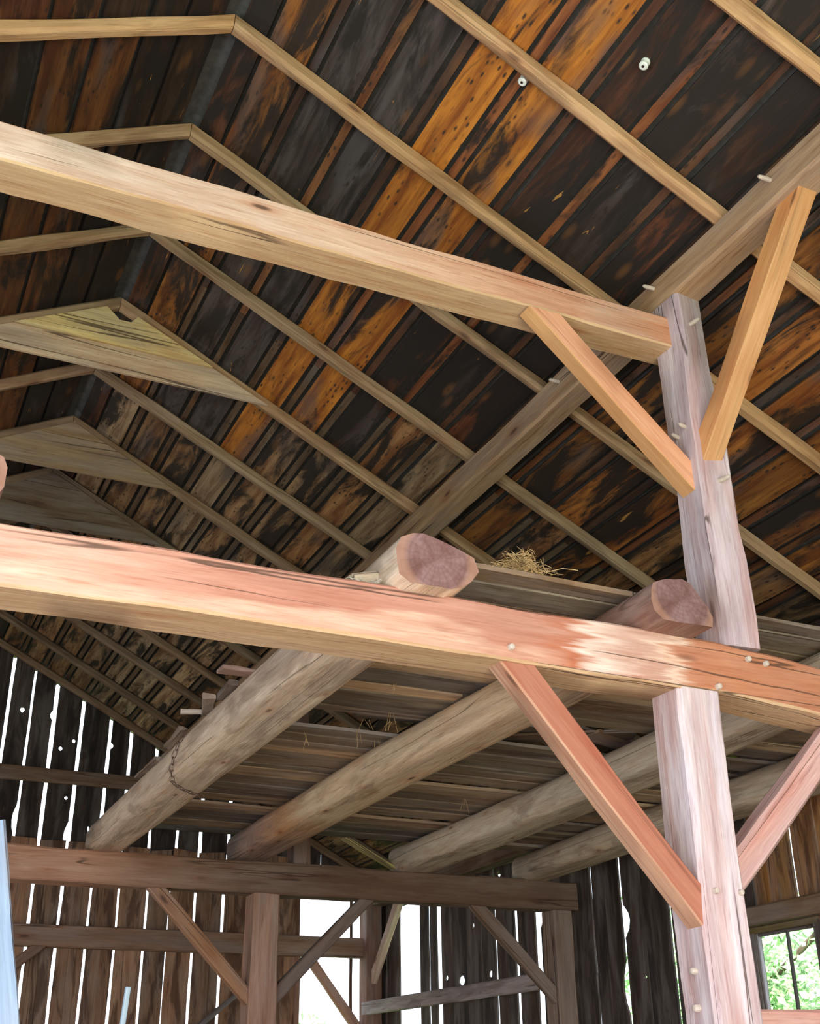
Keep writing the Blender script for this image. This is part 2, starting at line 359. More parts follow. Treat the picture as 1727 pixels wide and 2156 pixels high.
def peg(parent, p, d, ln=.05, r=.013):
    d = Vector(d).normalized()
    mw, _ = frame(p - d * .02, p + d * ln); bm = bmesh.new(); prev = None
    for x, rr in ((0, r), (ln * .6 + .02, r), (ln * .9 + .02, r * .85), (ln + .02, r * .45)):
        ring = [bm.verts.new((x, rr * math.cos(a * math.pi / 4 + .3), rr * math.sin(a * math.pi / 4 + .3))) for a in range(8)]
        if prev: [bm.faces.new((prev[a], ring[a], ring[(a + 1) % 8], prev[(a + 1) % 8])) for a in range(8)]
        prev = ring
    bm.faces.new(prev[::-1]); bmesh.ops.recalc_face_normals(bm, faces=bm.faces[:])
    me = bpy.data.meshes.new('peg'); bm.to_mesh(me); bm.free()
    o = link('peg', me, M['peg'], None, None, mw, None, 40); o.parent = parent
    o.matrix_parent_inverse = parent_inv(parent); return o
def parent_inv(p): return p.matrix_basis.inverted()
def adopt(child, parent): child.parent = parent; child.matrix_parent_inverse = parent_inv(parent)

# ------------------------------------------------------------ key dimensions (above the eye)
XR, ZR, TAN = 1.22, 5.735, math.tan(math.radians(27.2))
XP_L, XW_R, XW_L = -1.36, 7.15, -4.71
YG, YB, YF = 16.40, 10.95, 4.40               # far gable, back frame, near frame
Y0 = -1.5                                      # where the open end of the barn stands, behind the camera
def roof_z(x, d=0): return ZR - TAN * abs(x - XR) + d / math.cos(math.atan(TAN))

# ------------------------------------------------------------ ground and floor
def slab(name, x0, x1, y0, y1, z0, z1, mat, **tag):
    bm = bmesh.new(); bmesh.ops.create_cube(bm, size=1)
    for v in bm.verts: v.co = Vector((x0 + (v.co.x + .5) * (x1 - x0), y0 + (v.co.y + .5) * (y1 - y0), z0 + EYE + (v.co.z + .5) * (z1 - z0)))
    me = bpy.data.meshes.new(name); bm.to_mesh(me); bm.free(); return link(name, me, mat, None, None, None, tag)
slab('ground', -60, 70, -60, 90, GROUND - .5, GROUND - .06, M['grass'], kind='structure')
slab('floor', XW_L, XW_R + .02, Y0, YG + .1, GROUND - .06, GROUND, M['earth'], kind='structure')

# ------------------------------------------------------------ roof: sheathing boards over rafters
roof = empty('ceiling', (XR, 7.5, EYE + ZR), kind='structure')
RY = [-1.05, -.03, .98, 2.0, 3.04, 4.03, 5.04, 6.0, 7.08, 8.09, 9.10, 10.1, 11.2, 12.25, 13.32, 14.2, 15.36, 16.3]
OR, BR, DK, GY, PL = (212, 132, 44), (120, 66, 32), (52, 34, 24), (88, 78, 74), (170, 138, 100)
def roofboard(side, xc, w, y0, y1, d, col, t=.022, name='board'):
    s = side; n = Vector((s * math.sin(math.atan(TAN)), 0, math.cos(math.atan(TAN))))
    x = XR + s * xc; z = roof_z(x)
    p = V(x, 0, z) + n * d
    timber(name, p + Vector((0, y0, 0)), p + Vector((0, y1, 0)), w, t, M['roof'], col, upv=n, seg=.5, wav=.0025, ch=0, parent=roof, smooth=None)
RH = .10                                         # rafter depth: boards lie on this
strips = [(1.67 - XR) + .3115 * i for i in range(18)]
rows = [.10] + [.30 / 1] + []
for i in range(-1, 18):
    c = strips[0] + .3115 * (i + .5) + (0 if i >= 0 else .0)
    # stagger the butt joints on rafters
    cutsY = [Y0 - .3]; k = R.randint(1, 4)
    while k < len(RY) - 2: cutsY.append(RY[k] - .045); k += R.randint(3, 5)
    cutsY.append(YG + .25)
    for a, b in zip(cutsY, cutsY[1:]):
        m = (a + b) / 2
        if i in (2, 3) and m < 6.6: col = rnd(OR, .06) + (.56,)
        elif i in (0, 1) and m < 8: col = R.choice([rnd((150, 92, 46), .12) + (.72,), rnd(GY, .1) + (.6,)])
        elif i in (4, 5, 6, 7) and m < 7.5: col = R.choice([rnd((84, 52, 34), .15) + (.92,), rnd((110, 64, 36), .15) + (.9,), rnd((62, 48, 42), .1) + (.95,)])
        elif m > 7.5: col = R.choice([rnd((184, 158, 124), .12) + (.60,), rnd((160, 130, 96), .12) + (.68,), rnd((168, 126, 84), .12) + (.68,)])
        else: col = R.choice([rnd((168, 108, 48), .12) + (.78,), rnd((120, 76, 40), .12) + (.82,), rnd((150, 96, 40), .12) + (.74,)])
        roofboard(1, c, .238 if i >= 0 else .26, a, b - .004, RH + .011, col)
for x in strips:
    q = R.uniform(.046, .056); q2 = R.uniform(.046, .056)
    roofboard(1, x, q, Y0 - .3, 7.3, RH + .022, rnd(R.choice([(112, 70, 44), (90, 60, 42), (140, 88, 50)]), .15) + (.45,), name='batten'); roofboard(1, x, q2, 7.305, YG + .25, RH + .022, rnd((128, 106, 82), .15) + (.35,), name='batten')
for a, b in ((Y0 - .3, 5.04 - .045), (5.0, 11.15), (11.155, YG + .25)): roofboard(1, .082, .168, a, b - .004, RH + .011, rnd((100, 62, 38), .15) + (.8,))
x = .004; i = 0
while x < 6.1:
    w = R.uniform(.20, .27); c = x + w / 2; ks = [Y0 - .3, RY[R.randint(5, 6)] - .045, RY[R.randint(10, 13)] - .045, YG + .25] if x < 3 else [Y0 - .3, YG + .25]
    for a, b in zip(ks, ks[1:]):
        roofboard(-1, c, w, a, b - .004, RH + .011 + R.uniform(0, .006), R.choice([rnd((96, 56, 32), .15) + (.75,), rnd((116, 72, 36), .12) + (.68,), rnd((64, 46, 34), .12) + (.8,)]))
    x += w + .008
bm = bmesh.new()                                 # the shingled covering above, keeps the sky out
for s in (-1, 1):
    xe = XR + s * 6.5
    q = [V(XR, Y0 - .35, roof_z(XR, RH + .07)), V(XR, YG + .4, roof_z(XR, RH + .07)), V(xe, YG + .4, roof_z(xe, RH + .07)), V(xe, Y0 - .35, roof_z(xe, RH + .07))]
    lo = [bm.verts.new(p) for p in q]; hi = [bm.verts.new(p + Vector((0, 0, .05))) for p in q]
    bm.faces.new(lo); bm.faces.new(hi[::-1])
    for a in range(4): bm.faces.new((lo[a], lo[(a + 1) % 4], hi[(a + 1) % 4], hi[a]))
bmesh.ops.recalc_face_normals(bm, faces=bm.faces[:])
me = bpy.data.meshes.new('roof_covering'); bm.to_mesh(me); bm.free()
link('roof_covering', me, M['shingle'], None, roof)

# ------------------------------------------------------------ walls
YS = YG
gable = empty('wall_back', (XR, YG, EYE + GROUND), kind='structure')
up_gaps = [(-4.6, 0)] + [(v, .045) for v in (-4.1, -3.7, -3.32, -2.9, -2.5, -2.1, -1.72, -1.3, -.9, -.5, -.1, .25, .6, .97, 1.31, 1.65)] + [(1.955, .035), (2.275, .055), (2.655, .052), (3.06, .05), (3.36, .05), (3.74, .045), (4.12, .04), (4.45, .055), (4.86, .05), (5.2, .01), (5.55, .012), (5.9, .012), (6.25, .01), (6.6, .012), (6.9, .01), (7.15, 0)]
holesU = [(1.84, 4.83, .032, .04), (2.41, 4.35, .03, .03), (2.575, 4.47, .028, .028), (2.56, 3.69, .025, .025), (6.28, 3.04, .03, .06), (2.90, 3.3, .015, .04)]
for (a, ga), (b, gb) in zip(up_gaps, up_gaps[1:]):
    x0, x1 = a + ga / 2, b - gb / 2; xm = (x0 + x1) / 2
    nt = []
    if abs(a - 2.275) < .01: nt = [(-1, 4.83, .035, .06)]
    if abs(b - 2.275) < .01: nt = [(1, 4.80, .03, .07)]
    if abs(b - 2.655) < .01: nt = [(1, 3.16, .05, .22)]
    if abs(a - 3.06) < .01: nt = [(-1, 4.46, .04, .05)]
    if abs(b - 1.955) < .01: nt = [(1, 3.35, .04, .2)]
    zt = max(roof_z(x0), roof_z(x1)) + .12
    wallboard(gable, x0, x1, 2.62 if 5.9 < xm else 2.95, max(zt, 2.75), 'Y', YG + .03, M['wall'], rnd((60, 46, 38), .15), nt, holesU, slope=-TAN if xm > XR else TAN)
lo_gaps = [(v, .035) for v in (-4.6, -4.2, -3.8, -3.45, -3.05, -2.7, -2.3, -1.95, -1.55, -1.2, -.8, -.45, -.1, .28, .62, .98, 1.32, 1.6)] + [(1.90, .045), (2.27, .042), (2.64, .038), (3.015, .034), (3.385, .036), (3.765, .035), (4.07, .018), (4.425, .038), (4.82, .042), (5.2, .03), (5.575, .01), (5.945, 0)]
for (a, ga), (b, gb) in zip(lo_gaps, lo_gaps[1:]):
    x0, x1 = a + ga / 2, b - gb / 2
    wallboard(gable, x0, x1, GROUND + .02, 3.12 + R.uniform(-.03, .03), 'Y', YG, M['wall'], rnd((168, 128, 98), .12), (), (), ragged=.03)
wallboard(gable, 6.705, 6.745, GROUND + .02, 2.62, 'Y', YG, M['wall'], (150, 120, 100))
wallboard(gable, 6.86, 7.15, GROUND + .02, 2.62, 'Y', YG, M['wall'], (110, 76, 54))
# lintel over the doorway
timber('door_lintel', V(5.85, YG - .03, 2.66), V(7.1, YG - .03, 2.66), .05, .14, M['brown'], (90, 62, 44), parent=gable)

right = empty('wall_right', (XW_R, 7.5, EYE + GROUND), kind='structure')
sg = [(Y0, 0), (-1.2, .01), (-.85, .01), (-.5, .012), (-.15, .01), (.2, .01), (.55, .012), (.9, .01), (1.25, .01), (1.6, .01), (1.95, .012), (2.3, .01), (2.65, .01), (3.0, .01), (3.35, .01), (3.7, .012), (4.05, .01), (4.4, .01), (4.75, .012), (5.1, .01), (5.45, .01), (5.8, .012), (6.15, .01), (6.5, .01), (6.85, .02), (7.2, .012), (7.48, .012), (7.79, .035), (8.02, .006), (8.31, .022), (8.6, .008), (8.9, .012), (9.2, .01), (9.53, .045), (9.95, .012), (10.31, .045), (10.60, .004), (10.84, .035), (11.2, .01), (11.6, .016), (11.96, .13), (12.2, .01), (12.45, .08), (12.68, .01), (12.94, .05), (13.3, .02), (13.68, .016), (14.08, .01), (14.46, .15), (14.75, .05), (15.355, .66), (16.11, .02), (YG, 0)]
holesR = [(12.80, 2.4, .05, .045), (14.26, 1.36, .04, .04), (14.14, 1.39, .035, .03), (13.84, 1.29, .09, .07), (13.1, 1.31, .05, .045), (10.07, 1.5, .04, .03), (10.01, 1.02, .02, .02), (13.5, 1.9, .03, .05)]
WIN = (7.64, 8.36, .57, 1.22)
for (a, ga), (b, gb) in zip(sg, sg[1:]):
    y0, y1 = a + ga / 2, b - gb / 2; ym = (y0 + y1) / 2; zt = roof_z(XW_R) + .04
    nt = []
    if abs(b - 10.31) < .01: nt = [(1, 1.56, .10, .16)]
    if abs(a - 10.31) < .01: nt = [(-1, .95, .07, .25)]
    if abs(b - 11.96) < .01: nt = [(1, 1.8, .05, .12)]
    col = rnd((58, 42, 30), .15) if not 7.3 < ym < 8.4 else rnd((172, 118, 52), .1)  # boards around the window: their lit look is put into the golden colour
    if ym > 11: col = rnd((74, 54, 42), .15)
    if 7.48 <= y0 and y1 <= 8.6 or (y0 < WIN[1] and y1 > WIN[0]):
        wallboard(right, y0, y1, WIN[3] + .05, zt, 'X', XW_R, M['wall'], col)
        wallboard(right, y0, y1, GROUND + .02, WIN[2] - .03, 'X', XW_R, M['wall'], col)
        if y0 < WIN[0] - .06: wallboard(right, y0, WIN[0] - .05, WIN[2] - .03, WIN[3] + .05, 'X', XW_R, M['wall'], col)
        if y1 > WIN[1] + .06: wallboard(right, WIN[1] + .05, y1, WIN[2] - .03, WIN[3] + .05, 'X', XW_R, M['wall'], col)
    else: wallboard(right, y0, y1, GROUND + .02, zt, 'X', XW_R, M['wall'], col, nt, holesR)
left = empty('wall_left', (XW_L, 9, EYE + GROUND), kind='structure')
y = 3.6
while y < YG - .2: wallboard(left, y, y + .36, GROUND + .02, roof_z(XW_L) + .04, 'X', XW_L - .02, M['wall'], rnd((100, 72, 48), .15)); y += .363

# window in the side wall
win = empty('window_1', (XW_R, (WIN[0] + WIN[1]) / 2, EYE + WIN[2]), kind='structure')
FC = (86, 78, 74)
def wpart(n, y0, z0, y1, z1, w, t, c=FC, dx=0.0):
    o = timber(n, V(XW_R + .01 + dx, y0, z0), V(XW_R + .01 + dx, y1, z1), w, t, M['brown'], c, upv=(1, 0, 0), ch=.004, wav=.001, seg=.3, parent=win)
    return o
ya, yb, za, zb = WIN
wpart('window_frame', ya - .025, za - .03, ya - .025, zb + .03, .05, .09); wpart('window_frame', yb + .025, za - .03, yb + .025, zb + .03, .05, .09)
wpart('window_frame', ya - .05, zb + .025, yb + .05, zb + .025, .05, .09, (120, 104, 60)); wpart('window_sill', ya - .05, za - .025, yb + .05, za - .025, .045, .14, (120, 118, 130), -.02)
wpart('muntin', (ya + yb) / 2 - .01, za, (ya + yb) / 2 - .01, zb, .022, .03, (70, 70, 72))
wpart('sash_rail', ya, zb - .012, yb, zb - .012, .024, .03); wpart('sash_rail', ya, za + .012, yb, za + .012, .024, .03)
wpart('sash_stile', ya + .012, za, ya + .012, zb, .024, .03); wpart('sash_stile', yb - .012, za, yb - .012, zb, .024, .03, (190, 190, 200))
for a, b in ((ya + .024, (ya + yb) / 2 - .021), ((ya + yb) / 2 + .001, yb - .024)):
    bm = bmesh.new(); bmesh.ops.create_cube(bm, size=1)
    for v in bm.verts: v.co = Vector((v.co.x * .003, v.co.y * (b - a), v.co.z * (zb - za - .048)))
    me = bpy.data.meshes.new('pane'); bm.to_mesh(me); bm.free()
    link('pane', me, M['glass'], None, win, Matrix.Translation(V(XW_R + .012, (a + b) / 2, (za + zb) / 2)))

# ------------------------------------------------------------ rafters
ordn = ['', 'first', 'second', 'third', 'fourth', 'fifth', 'sixth', 'seventh', 'eighth', 'ninth', 'tenth', 'eleventh', 'twelfth', 'thirteenth', 'fourteenth', 'fifteenth', 'sixteenth', 'seventeenth', 'eighteenth']
RC = (196, 158, 108)
for i, yb_ in enumerate(RY):
    k = len(RY) - i; y = yb_ - .045
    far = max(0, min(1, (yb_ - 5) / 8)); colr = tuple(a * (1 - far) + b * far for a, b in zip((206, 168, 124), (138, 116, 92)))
    if yb_ < 1.9: continue
    for s in (1, -1):
        p0 = V(XR, y, roof_z(XR, RH / 2) - .0); xe = XR + s * (XW_R - XR + .25); p1 = V(xe, y, roof_z(xe, RH / 2))
        if s == 1: lab = f'pale pole rafter of the right roof slope, {ordn[k]} forward from the slatted gable wall'
        else: lab = f'pale pole rafter of the left roof slope, {ordn[k]} forward from the slatted gable wall'
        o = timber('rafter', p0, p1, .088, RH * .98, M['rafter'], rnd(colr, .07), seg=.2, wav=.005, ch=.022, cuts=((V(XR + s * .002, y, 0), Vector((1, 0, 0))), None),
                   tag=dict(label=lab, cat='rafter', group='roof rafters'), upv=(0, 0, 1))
# boards nailed across the peaks of three rafter pairs
def collar(y, name, z0, z1, x0, x1, col, label, top=None):
    bm = bmesh.new(); zt = z1 if z1 is not None else None
    pts = []
    if z1 is None:
        pts = [(x0, z0), (x1, z0), (XR, z0 + (x1 - XR) * TAN)]
        if top: pts = [(x0, z0), (x1, z0), (XR + .14, ZR - .14 * TAN - .02), (XR + .09, ZR - .16), (XR, ZR - .16), (XR - .11, ZR - .06)]
    else: pts = [(x0, z0), (x1, z0), (XR + (ZR - z1) / TAN, z1), (XR - (ZR - z1) / TAN, z1)]
    x_, z_ = pts[0]
    mw = Matrix.Translation(V(XR, y, pts[0][1]))
    mw = mw @ Matrix(((1, 0, 0, 0), (0, 0, -1, 0), (0, 1, 0, 0), (0, 0, 0, 1)))
    return plate(name, mw, [(p[0] - XR, p[1] - z_) for p in pts], [], .022, M['brown'], col, None, dict(label=label, cat='collar board', group=None))
def rx(z): return (ZR - z) / TAN
collar(7.99, 'collar_board', 5.10, 5.33, XR - rx(5.10), XR + rx(5.10) + .03, (222, 192, 158), 'grey horizontal collar board nailed under the peak of the front boarded rafter pair')
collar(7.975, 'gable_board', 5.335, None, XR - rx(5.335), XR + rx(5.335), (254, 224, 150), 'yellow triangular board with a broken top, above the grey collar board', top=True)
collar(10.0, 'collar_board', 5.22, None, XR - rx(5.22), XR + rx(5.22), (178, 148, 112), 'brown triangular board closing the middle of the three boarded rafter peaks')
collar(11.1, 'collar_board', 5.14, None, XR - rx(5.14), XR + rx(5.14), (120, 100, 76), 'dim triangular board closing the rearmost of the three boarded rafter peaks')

# ------------------------------------------------------------ heavy frame
def T(label, cat, group=None): return dict(label=label, cat=cat, group=group)
ZB0, ZB1 = 1.77, 2.03
for s, xa in ((1, 3.80), (-1, 2 * XR - 3.80)):
    xc = xa + .11 * s
    o = timber('purlin_plate', V(xc - .01 * s, Y0, 4.30), V(xc - .01 * s, YG, 4.30), .20, .21, M['brown'], (192, 156, 118), wav=.005, ch=.018,
               tag=T('long brown purlin beam under the right roof rafters, running back over the tall post' if s == 1 else 'long purlin beam under the left roof rafters, left of the frame', 'beam'))
    if s == 1:
        for p in ((3.8, 4.58, 4.34), (3.8, 3.54, 4.33), (3.8, 5.67, 4.32)): peg(o, V(*p), (-1, 0, -.02), .08)
main = timber('main_beam', V(-1.6, YF + .135, 1.9), V(7.0, YF + .135, 1.9), .27, .262, M['beam'], (205, 130, 100), wav=.007, ch=.012, drop=(5.35, .07),
              tag=T('big reddish hewn tie beam crossing the picture at the loft edge', 'beam'))
for p in ((2.57, YF, 1.83), (3.94, YF, 1.96), (4.05, YF, 1.95), (3.73, YF, 1.76 + .03)): peg(main, V(*p), (0, -1, 0), .022, .016)
ub = timber('upper_beam', V(-1.3, 4.61, 3.97), V(3.86, 4.61, 3.98), .25, .225, UPB, (238, 208, 186), wav=.006, ch=.010, w1=.22, h1=.20,
            tag=T('pale hewn tie beam high under the roof, ending in the tall upper post', 'beam'))
adopt_list = []
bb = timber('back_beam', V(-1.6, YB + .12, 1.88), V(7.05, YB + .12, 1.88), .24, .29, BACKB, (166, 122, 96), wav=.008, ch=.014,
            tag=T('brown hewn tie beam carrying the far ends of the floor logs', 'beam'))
lp = timber('lower_post', V(3.625, YF + .135, GROUND), V(3.625, YF + .135, ZB0), .25, .25, M['post'], (218, 204, 206), upv=(0, 1, 0), wav=.007, ch=.022,
            tag=T('thick pale weathered post standing under the big reddish beam', 'post'))
for p in ((3.57, YF + .01, .82), (3.71, YF + .01, .82)): peg(lp, V(*p), (0, -1, 0), .02, .014)
for p in ((3.5, 4.52, .49), (3.5, 4.53, .34)): peg(lp, V(*p), (-1, 0, 0), .03, .016)
upst = timber('upper_post', V(3.945, YF + .13, ZB1), V(3.90, YF + .13, 4.195), .235, .24, M['post'], (204, 188, 194), upv=(0, 1, 0), wav=.010, ch=.018, w1=.19, h1=.24,
              tag=T('tall lavender grey post standing on the big beam and carrying the purlin', 'post'))
for p, d in (((3.83, 4.49, 3.33), (-1, -.3, 0)), ((3.83, 4.56, 3.30), (-1, -.3, 0)), ((3.88, 4.41, 3.99), (.3, -1, .1)), ((3.93, 4.41, 2.98), (.3, -1, 0))): peg(upst, V(*p), d, .075)
BC = (222, 148, 84)
X1 = Vector((1, 0, 0)); Y1 = Vector((0, 1, 0)); Z1 = Vector((0, 0, 1))
timber('brace', V(2.80, 4.53, 4.0), V(3.93, 4.53, 2.92), .105, .14, M['brace'], (230, 170, 134), ch=.004, wav=.003, cuts=((V(0, 0, 3.862), Z1), (V(3.835, 0, 0), X1)),
       tag=T('orange diagonal brace from the upper tie beam down to the tall upper post', 'brace'))
timber('brace', V(3.91, 3.535, 4.15), V(3.91, 4.47, 3.13), .12, .13, M['brace'], (228, 166, 104), ch=.004, wav=.003, cuts=((V(0, 0, 4.20), Z1), (V(0, 4.42, 0), Y1)),
       tag=T('orange diagonal brace rising toward the camera from the tall upper post to the purlin', 'brace'))
timber('brace', V(2.52, 4.49, 1.885), V(3.56, 4.49, .70), .12, .135, M['brace_low'], (176, 114, 90), ch=.008, wav=.004, cuts=((V(0, 0, 1.775), Z1), (V(3.51, 0, 0), X1)),
       tag=T('rust orange diagonal brace under the big beam, left of the pale lower post', 'brace'))
timber('brace', V(3.62, 4.53, .78), V(4.75, 4.53, 1.86), .13, .15, M['post'], (216, 176, 166), ch=.02, wav=.006, cuts=((V(3.745, 0, 0), X1), (V(0, 0, 1.775), Z1)),
       tag=T('pinkish rounded brace rising right from the pale lower post to the big beam', 'brace'))
timber('side_rail', V(3.75, 4.55, .24), V(7.05, 4.55, .26), .14, .19, M['post'], (214, 168, 150), wav=.006, tag=T('pinkish horizontal rail leaving the pale lower post at the bottom right corner', 'rail'))
timber('wall_post', V(7.0, YF + .12, GROUND), V(7.0, YF + .12, ZB0 - .005), .2, .2, M['brown'], (130, 92, 64), upv=(0, 1, 0), tag=T('side wall post under the right end of the big beam', 'post'))
# mirror half of the near frame, left of the picture
timber('left_post', V(-1.4, YF + .135, GROUND), V(-1.4, YF + .135, ZB0), .24, .25, M['post'], (200, 165, 150), upv=(0, 1, 0), tag=T('post under the left end of the big beam, outside the picture', 'post'))
timber('left_upper_post', V(-1.47, YF + .13, ZB1), V(-1.47, YF + .13, 4.195), .2, .2, M['post'], (190, 160, 150), upv=(0, 1, 0), tag=T('upper post at the left end of the pale tie beam, outside the picture', 'post'))
# back frame
PC = (178, 124, 96)
timber('back_post', V(3.64, YB + .13, GROUND), V(3.64, YB + .13, 1.735), .26, .25, M['brown'], (178, 138, 116), upv=(0, 1, 0), wav=.006, ch=.012, tag=T('middle back post between two braces, left of the bright doorway', 'post'))
timber('back_wall_post', V(6.86, YB + .13, GROUND), V(6.86, YB + .13, 1.735), .22, .25, M['brown'], (140, 112, 92), upv=(0, 1, 0), wav=.006, tag=T('back post at the right end of the far tie beam, against the dark side wall', 'post'))
timber('back_left_post', V(-1.3, YB + .13, GROUND), V(-1.3, YB + .13, 1.735), .22, .25, M['brown'], (140, 112, 92), upv=(0, 1, 0), tag=T('back post under the left end of the far tie beam, outside the picture', 'post'))
timber('back_upper_post', V(3.99, YB + .13, 2.025), V(3.91, YB + .13, 4.195), .18, .2, M['brown'], (116, 84, 68), upv=(0, 1, 0), tag=T('short dark post rising from the far tie beam behind the loft floor', 'post'))
for xa, xb, lab in ((2.50, 3.60, 'brown brace left of the middle back post'), (4.78, 3.68, 'dark brace right of the middle back post, crossing the bright doorway'), (5.80, 6.92, 'brown brace under the far beam at the dark side wall post')):
    s = 1 if xb > xa else -1; px = {2.50: 3.515, 4.78: 3.765, 5.80: 6.755}[xa]
    timber('brace', V(xa - s * .02, YB + .10, 1.86), V(xb, YB + .10, .76), .10, .12, M['brown'], (186, 140, 106) if xa < 3 else (112, 90, 80) if xa < 5 else (132, 104, 84), ch=.008,
           cuts=((V(0, 0, 1.74), Z1), (V(px, 0, 0), X1)), tag=T(lab, 'brace'))
# corner and gable members
timber('corner_post', V(6.97, YG - .14, GROUND), V(6.97, YG - .14, 2.62), .24, .24, M['brown'], (140, 100, 82), upv=(0, 1, 0), tag=T('brown corner post between the bright doorway and the side wall', 'post'))
timber('gable_post', V(1.15, YG - .12, GROUND), V(1.15, YG - .12, 3.84), .2, .2, M['brown'], (120, 90, 66), upv=(0, 1, 0), tag=T('gable wall post just outside the left edge of the picture', 'post'))
timber('gable_girt', V(-2.0, YG - .048, 3.95), V(4.45, YG - .048, 3.95), .08, .19, M['brown'], (130, 100, 76), tag=T('upper horizontal girt across the slatted gable wall, above the floor logs', 'girt'))
timber('gable_girt', V(-4.6, YG - .07, 1.91), V(6.85, YG - .07, 1.91), .14, .265, M['brown'], (160, 124, 102), wav=.007, tag=T('lower horizontal girt across the slatted gable wall, below the far beam', 'girt'))
timber('gable_rail', V(3.2, YG - .06, 3.42), V(6.9, YG - .06, 3.42), .08, .12, M['brown'], (96, 84, 78), tag=T('thin grey rail on the gable wall glimpsed beneath the loft planks', 'rail'))
timber('door_brace', V(5.98, YG - .08, 1.86), V(6.92, YG - .08, .72), .09, .12, M['brown'], (200, 150, 124), cuts=((V(0, 0, 1.78), Z1), (V(6.85, 0, 0), X1)), tag=T('pinkish diagonal brace crossing the lower part of the bright doorway', 'brace'))
timber('gable_brace', V(2.50, YG - .10, 1.85), V(1.2, YG - .10, .75), .09, .13, M['brown'], (130, 92, 70), cuts=((V(0, 0, 1.78), Z1), (V(1.25, 0, 0), X1)), tag=T('short dark brace below the lower girt at the left edge', 'brace'))
timber('door_jamb', V(5.92, YG - .03, GROUND), V(5.92, YG - .03, 1.78), .07, .05, M['brown'], (170, 120, 92), upv=(0, 1, 0), tag=T('narrow jamb board at the left side of the bright doorway', 'board'))
timber('corner_brace', V(6.97, YG - .2, 1.45), V(6.97, YG - 1.3, 2.62), .10, .11, M['brown'], (226, 194, 180), cuts=((V(0, YG - .26, 0), Y1), (V(0, 0, 2.52), Z1)), tag=T('small brace leaning from the brown corner post along the side wall', 'brace'))
timber('wall_girt', V(6.93, YB + .26, 1.10), V(6.88, YG - .10, 1.12), .07, .17, M['plank'], (190, 178, 178), tag=T('grey horizontal rail low on the side wall behind the far beam', 'girt'))
timber('wall_girt', V(7.06, 4.66, 1.345), V(7.06, 8.5, 1.345), .14, .15, M['brown'], (124, 96, 66), tag=T('brown horizontal girt over the small window', 'girt'))
timber('wall_plate', V(7.02, Y0, 2.56), V(7.02, YG, 2.56), .2, .18, M['brown'], (110, 82, 58), tag=T('eave beam along the top of the right side wall behind the loft', 'beam'))

# ------------------------------------------------------------ floor logs and loft planks
log('floor_log', [(4.30, 2.16, .41), (5.5, 2.15, .40), (8, 2.13, .38), (11.1, 2.12, .34)], 2.02, 2.29, M['log'], (248, 226, 200), T('leftmost long pale log of the loft, its reddish sawn end on the big beam', 'log'), .0,
    prof=[(1.95, 2.17), (1.985, 2.245), (2.09, 2.265), (2.20, 2.245), (2.33, 2.20), (2.375, 2.17), (2.365, 2.10), (2.25, 2.02), (1.99, 2.02), (1.96, 2.09)])
log('floor_log', [(4.26, 3.46, .36), (5.6, 3.53, .34), (8, 3.45, .38), (11.1, 3.46, .38)], 2.02, 2.29, LOGB, (240, 212, 172), T('second loft log, its dark cut end on the big beam beside the tall post', 'log'), .25,
    prof=[(3.28, 2.02), (3.27, 2.13), (3.31, 2.22), (3.39, 2.265), (3.52, 2.285), (3.575, 2.23), (3.625, 2.10), (3.60, 2.02)])
log('floor_log', [(4.3, 4.98, .36), (6.3, 5.07, .40), (8, 5.17, .42), (11.15, 5.18, .42)], 2.02, 2.29, M['log'], (222, 206, 182), T('third loft log, grey and flat bottomed, passing behind the pale lower post', 'log'), .0)
log('floor_log', [(4.3, 6.42, .34), (6.9, 6.46, .36), (9.5, 6.50, .38), (11.15, 6.58, .38)], 2.02, 2.29, M['log'], (214, 196, 170), T('fourth loft log, nearest the dark side wall, with a blackened far end', 'log'), .0)
log('floor_log', [(4.24, .11, .36), (7, .09, .36), (11.1, .07, .36)], 2.02, 2.27, M['log'], (150, 116, 110), T('rough log end peeping in at the left edge above the big beam', 'log'), .0, lump=.06)

loft = empty('loft_floor', (4.5, 7.8, EYE + 2.3), label='grey weathered plank floor of the loft lying across the logs', cat='loft floor')
y = 4.60; row = 0
while y < 10.75:
    w = R.choice([.13, .16, .2, .24, .27]); t = .026
    joints = [2.09 + R.uniform(-.06, .03)]; 
    if row % 3 == 0: joints += [3.46 + R.uniform(-.06, .06), 7.0]
    elif row % 3 == 1: joints += [5.15 + R.uniform(-.06, .06), 7.0]
    else: joints += [3.46, 5.15, 7.0]
    if row == 0: joints = [2.30, 3.44, 5.0, 7.0]
    for a, b in zip(joints, joints[1:]):
        if row and R.random() < (.13 if y > 6.5 else .03) : continue
        dz = R.uniform(0, .006); sk = R.uniform(-.02, .02) if row else 0
        c = R.choice([(148, 130, 108), (130, 116, 100), (164, 138, 108), (170, 142, 110), (112, 98, 88), (140, 126, 98)])
        if R.random() < .18 and row: c = (218, 188, 148)
        timber('plank', V(a, y + w / 2 - sk, 2.292 + t / 2 + dz), V(b - .01, y + w / 2 + sk, 2.292 + t / 2 + dz + R.uniform(-.001, .003)), w - R.uniform(.008, .034), t, M['plank'], rnd(c, .1), seg=.35, wav=.004, ch=0, parent=loft, smooth=None)
    y += w; row += 1
# a few loose second layer planks that show through the holes
for k in range(9):
    yy = R.uniform(6.2, 10.4); xx = R.uniform(3.0, 5.8); a = R.uniform(-.5, .5)
    d = Vector((math.cos(a), math.sin(a), 0)) * R.uniform(.5, .9)
    timber('plank', V(xx, yy, 2.37 + .028 * (k % 3)) - d, V(xx, yy, 2.37 + .028 * (k % 3)) + d, R.uniform(.14, .24), .024, M['plank'], rnd((130, 108, 84), .2), seg=.4, wav=.004, ch=0, parent=loft, smooth=None)
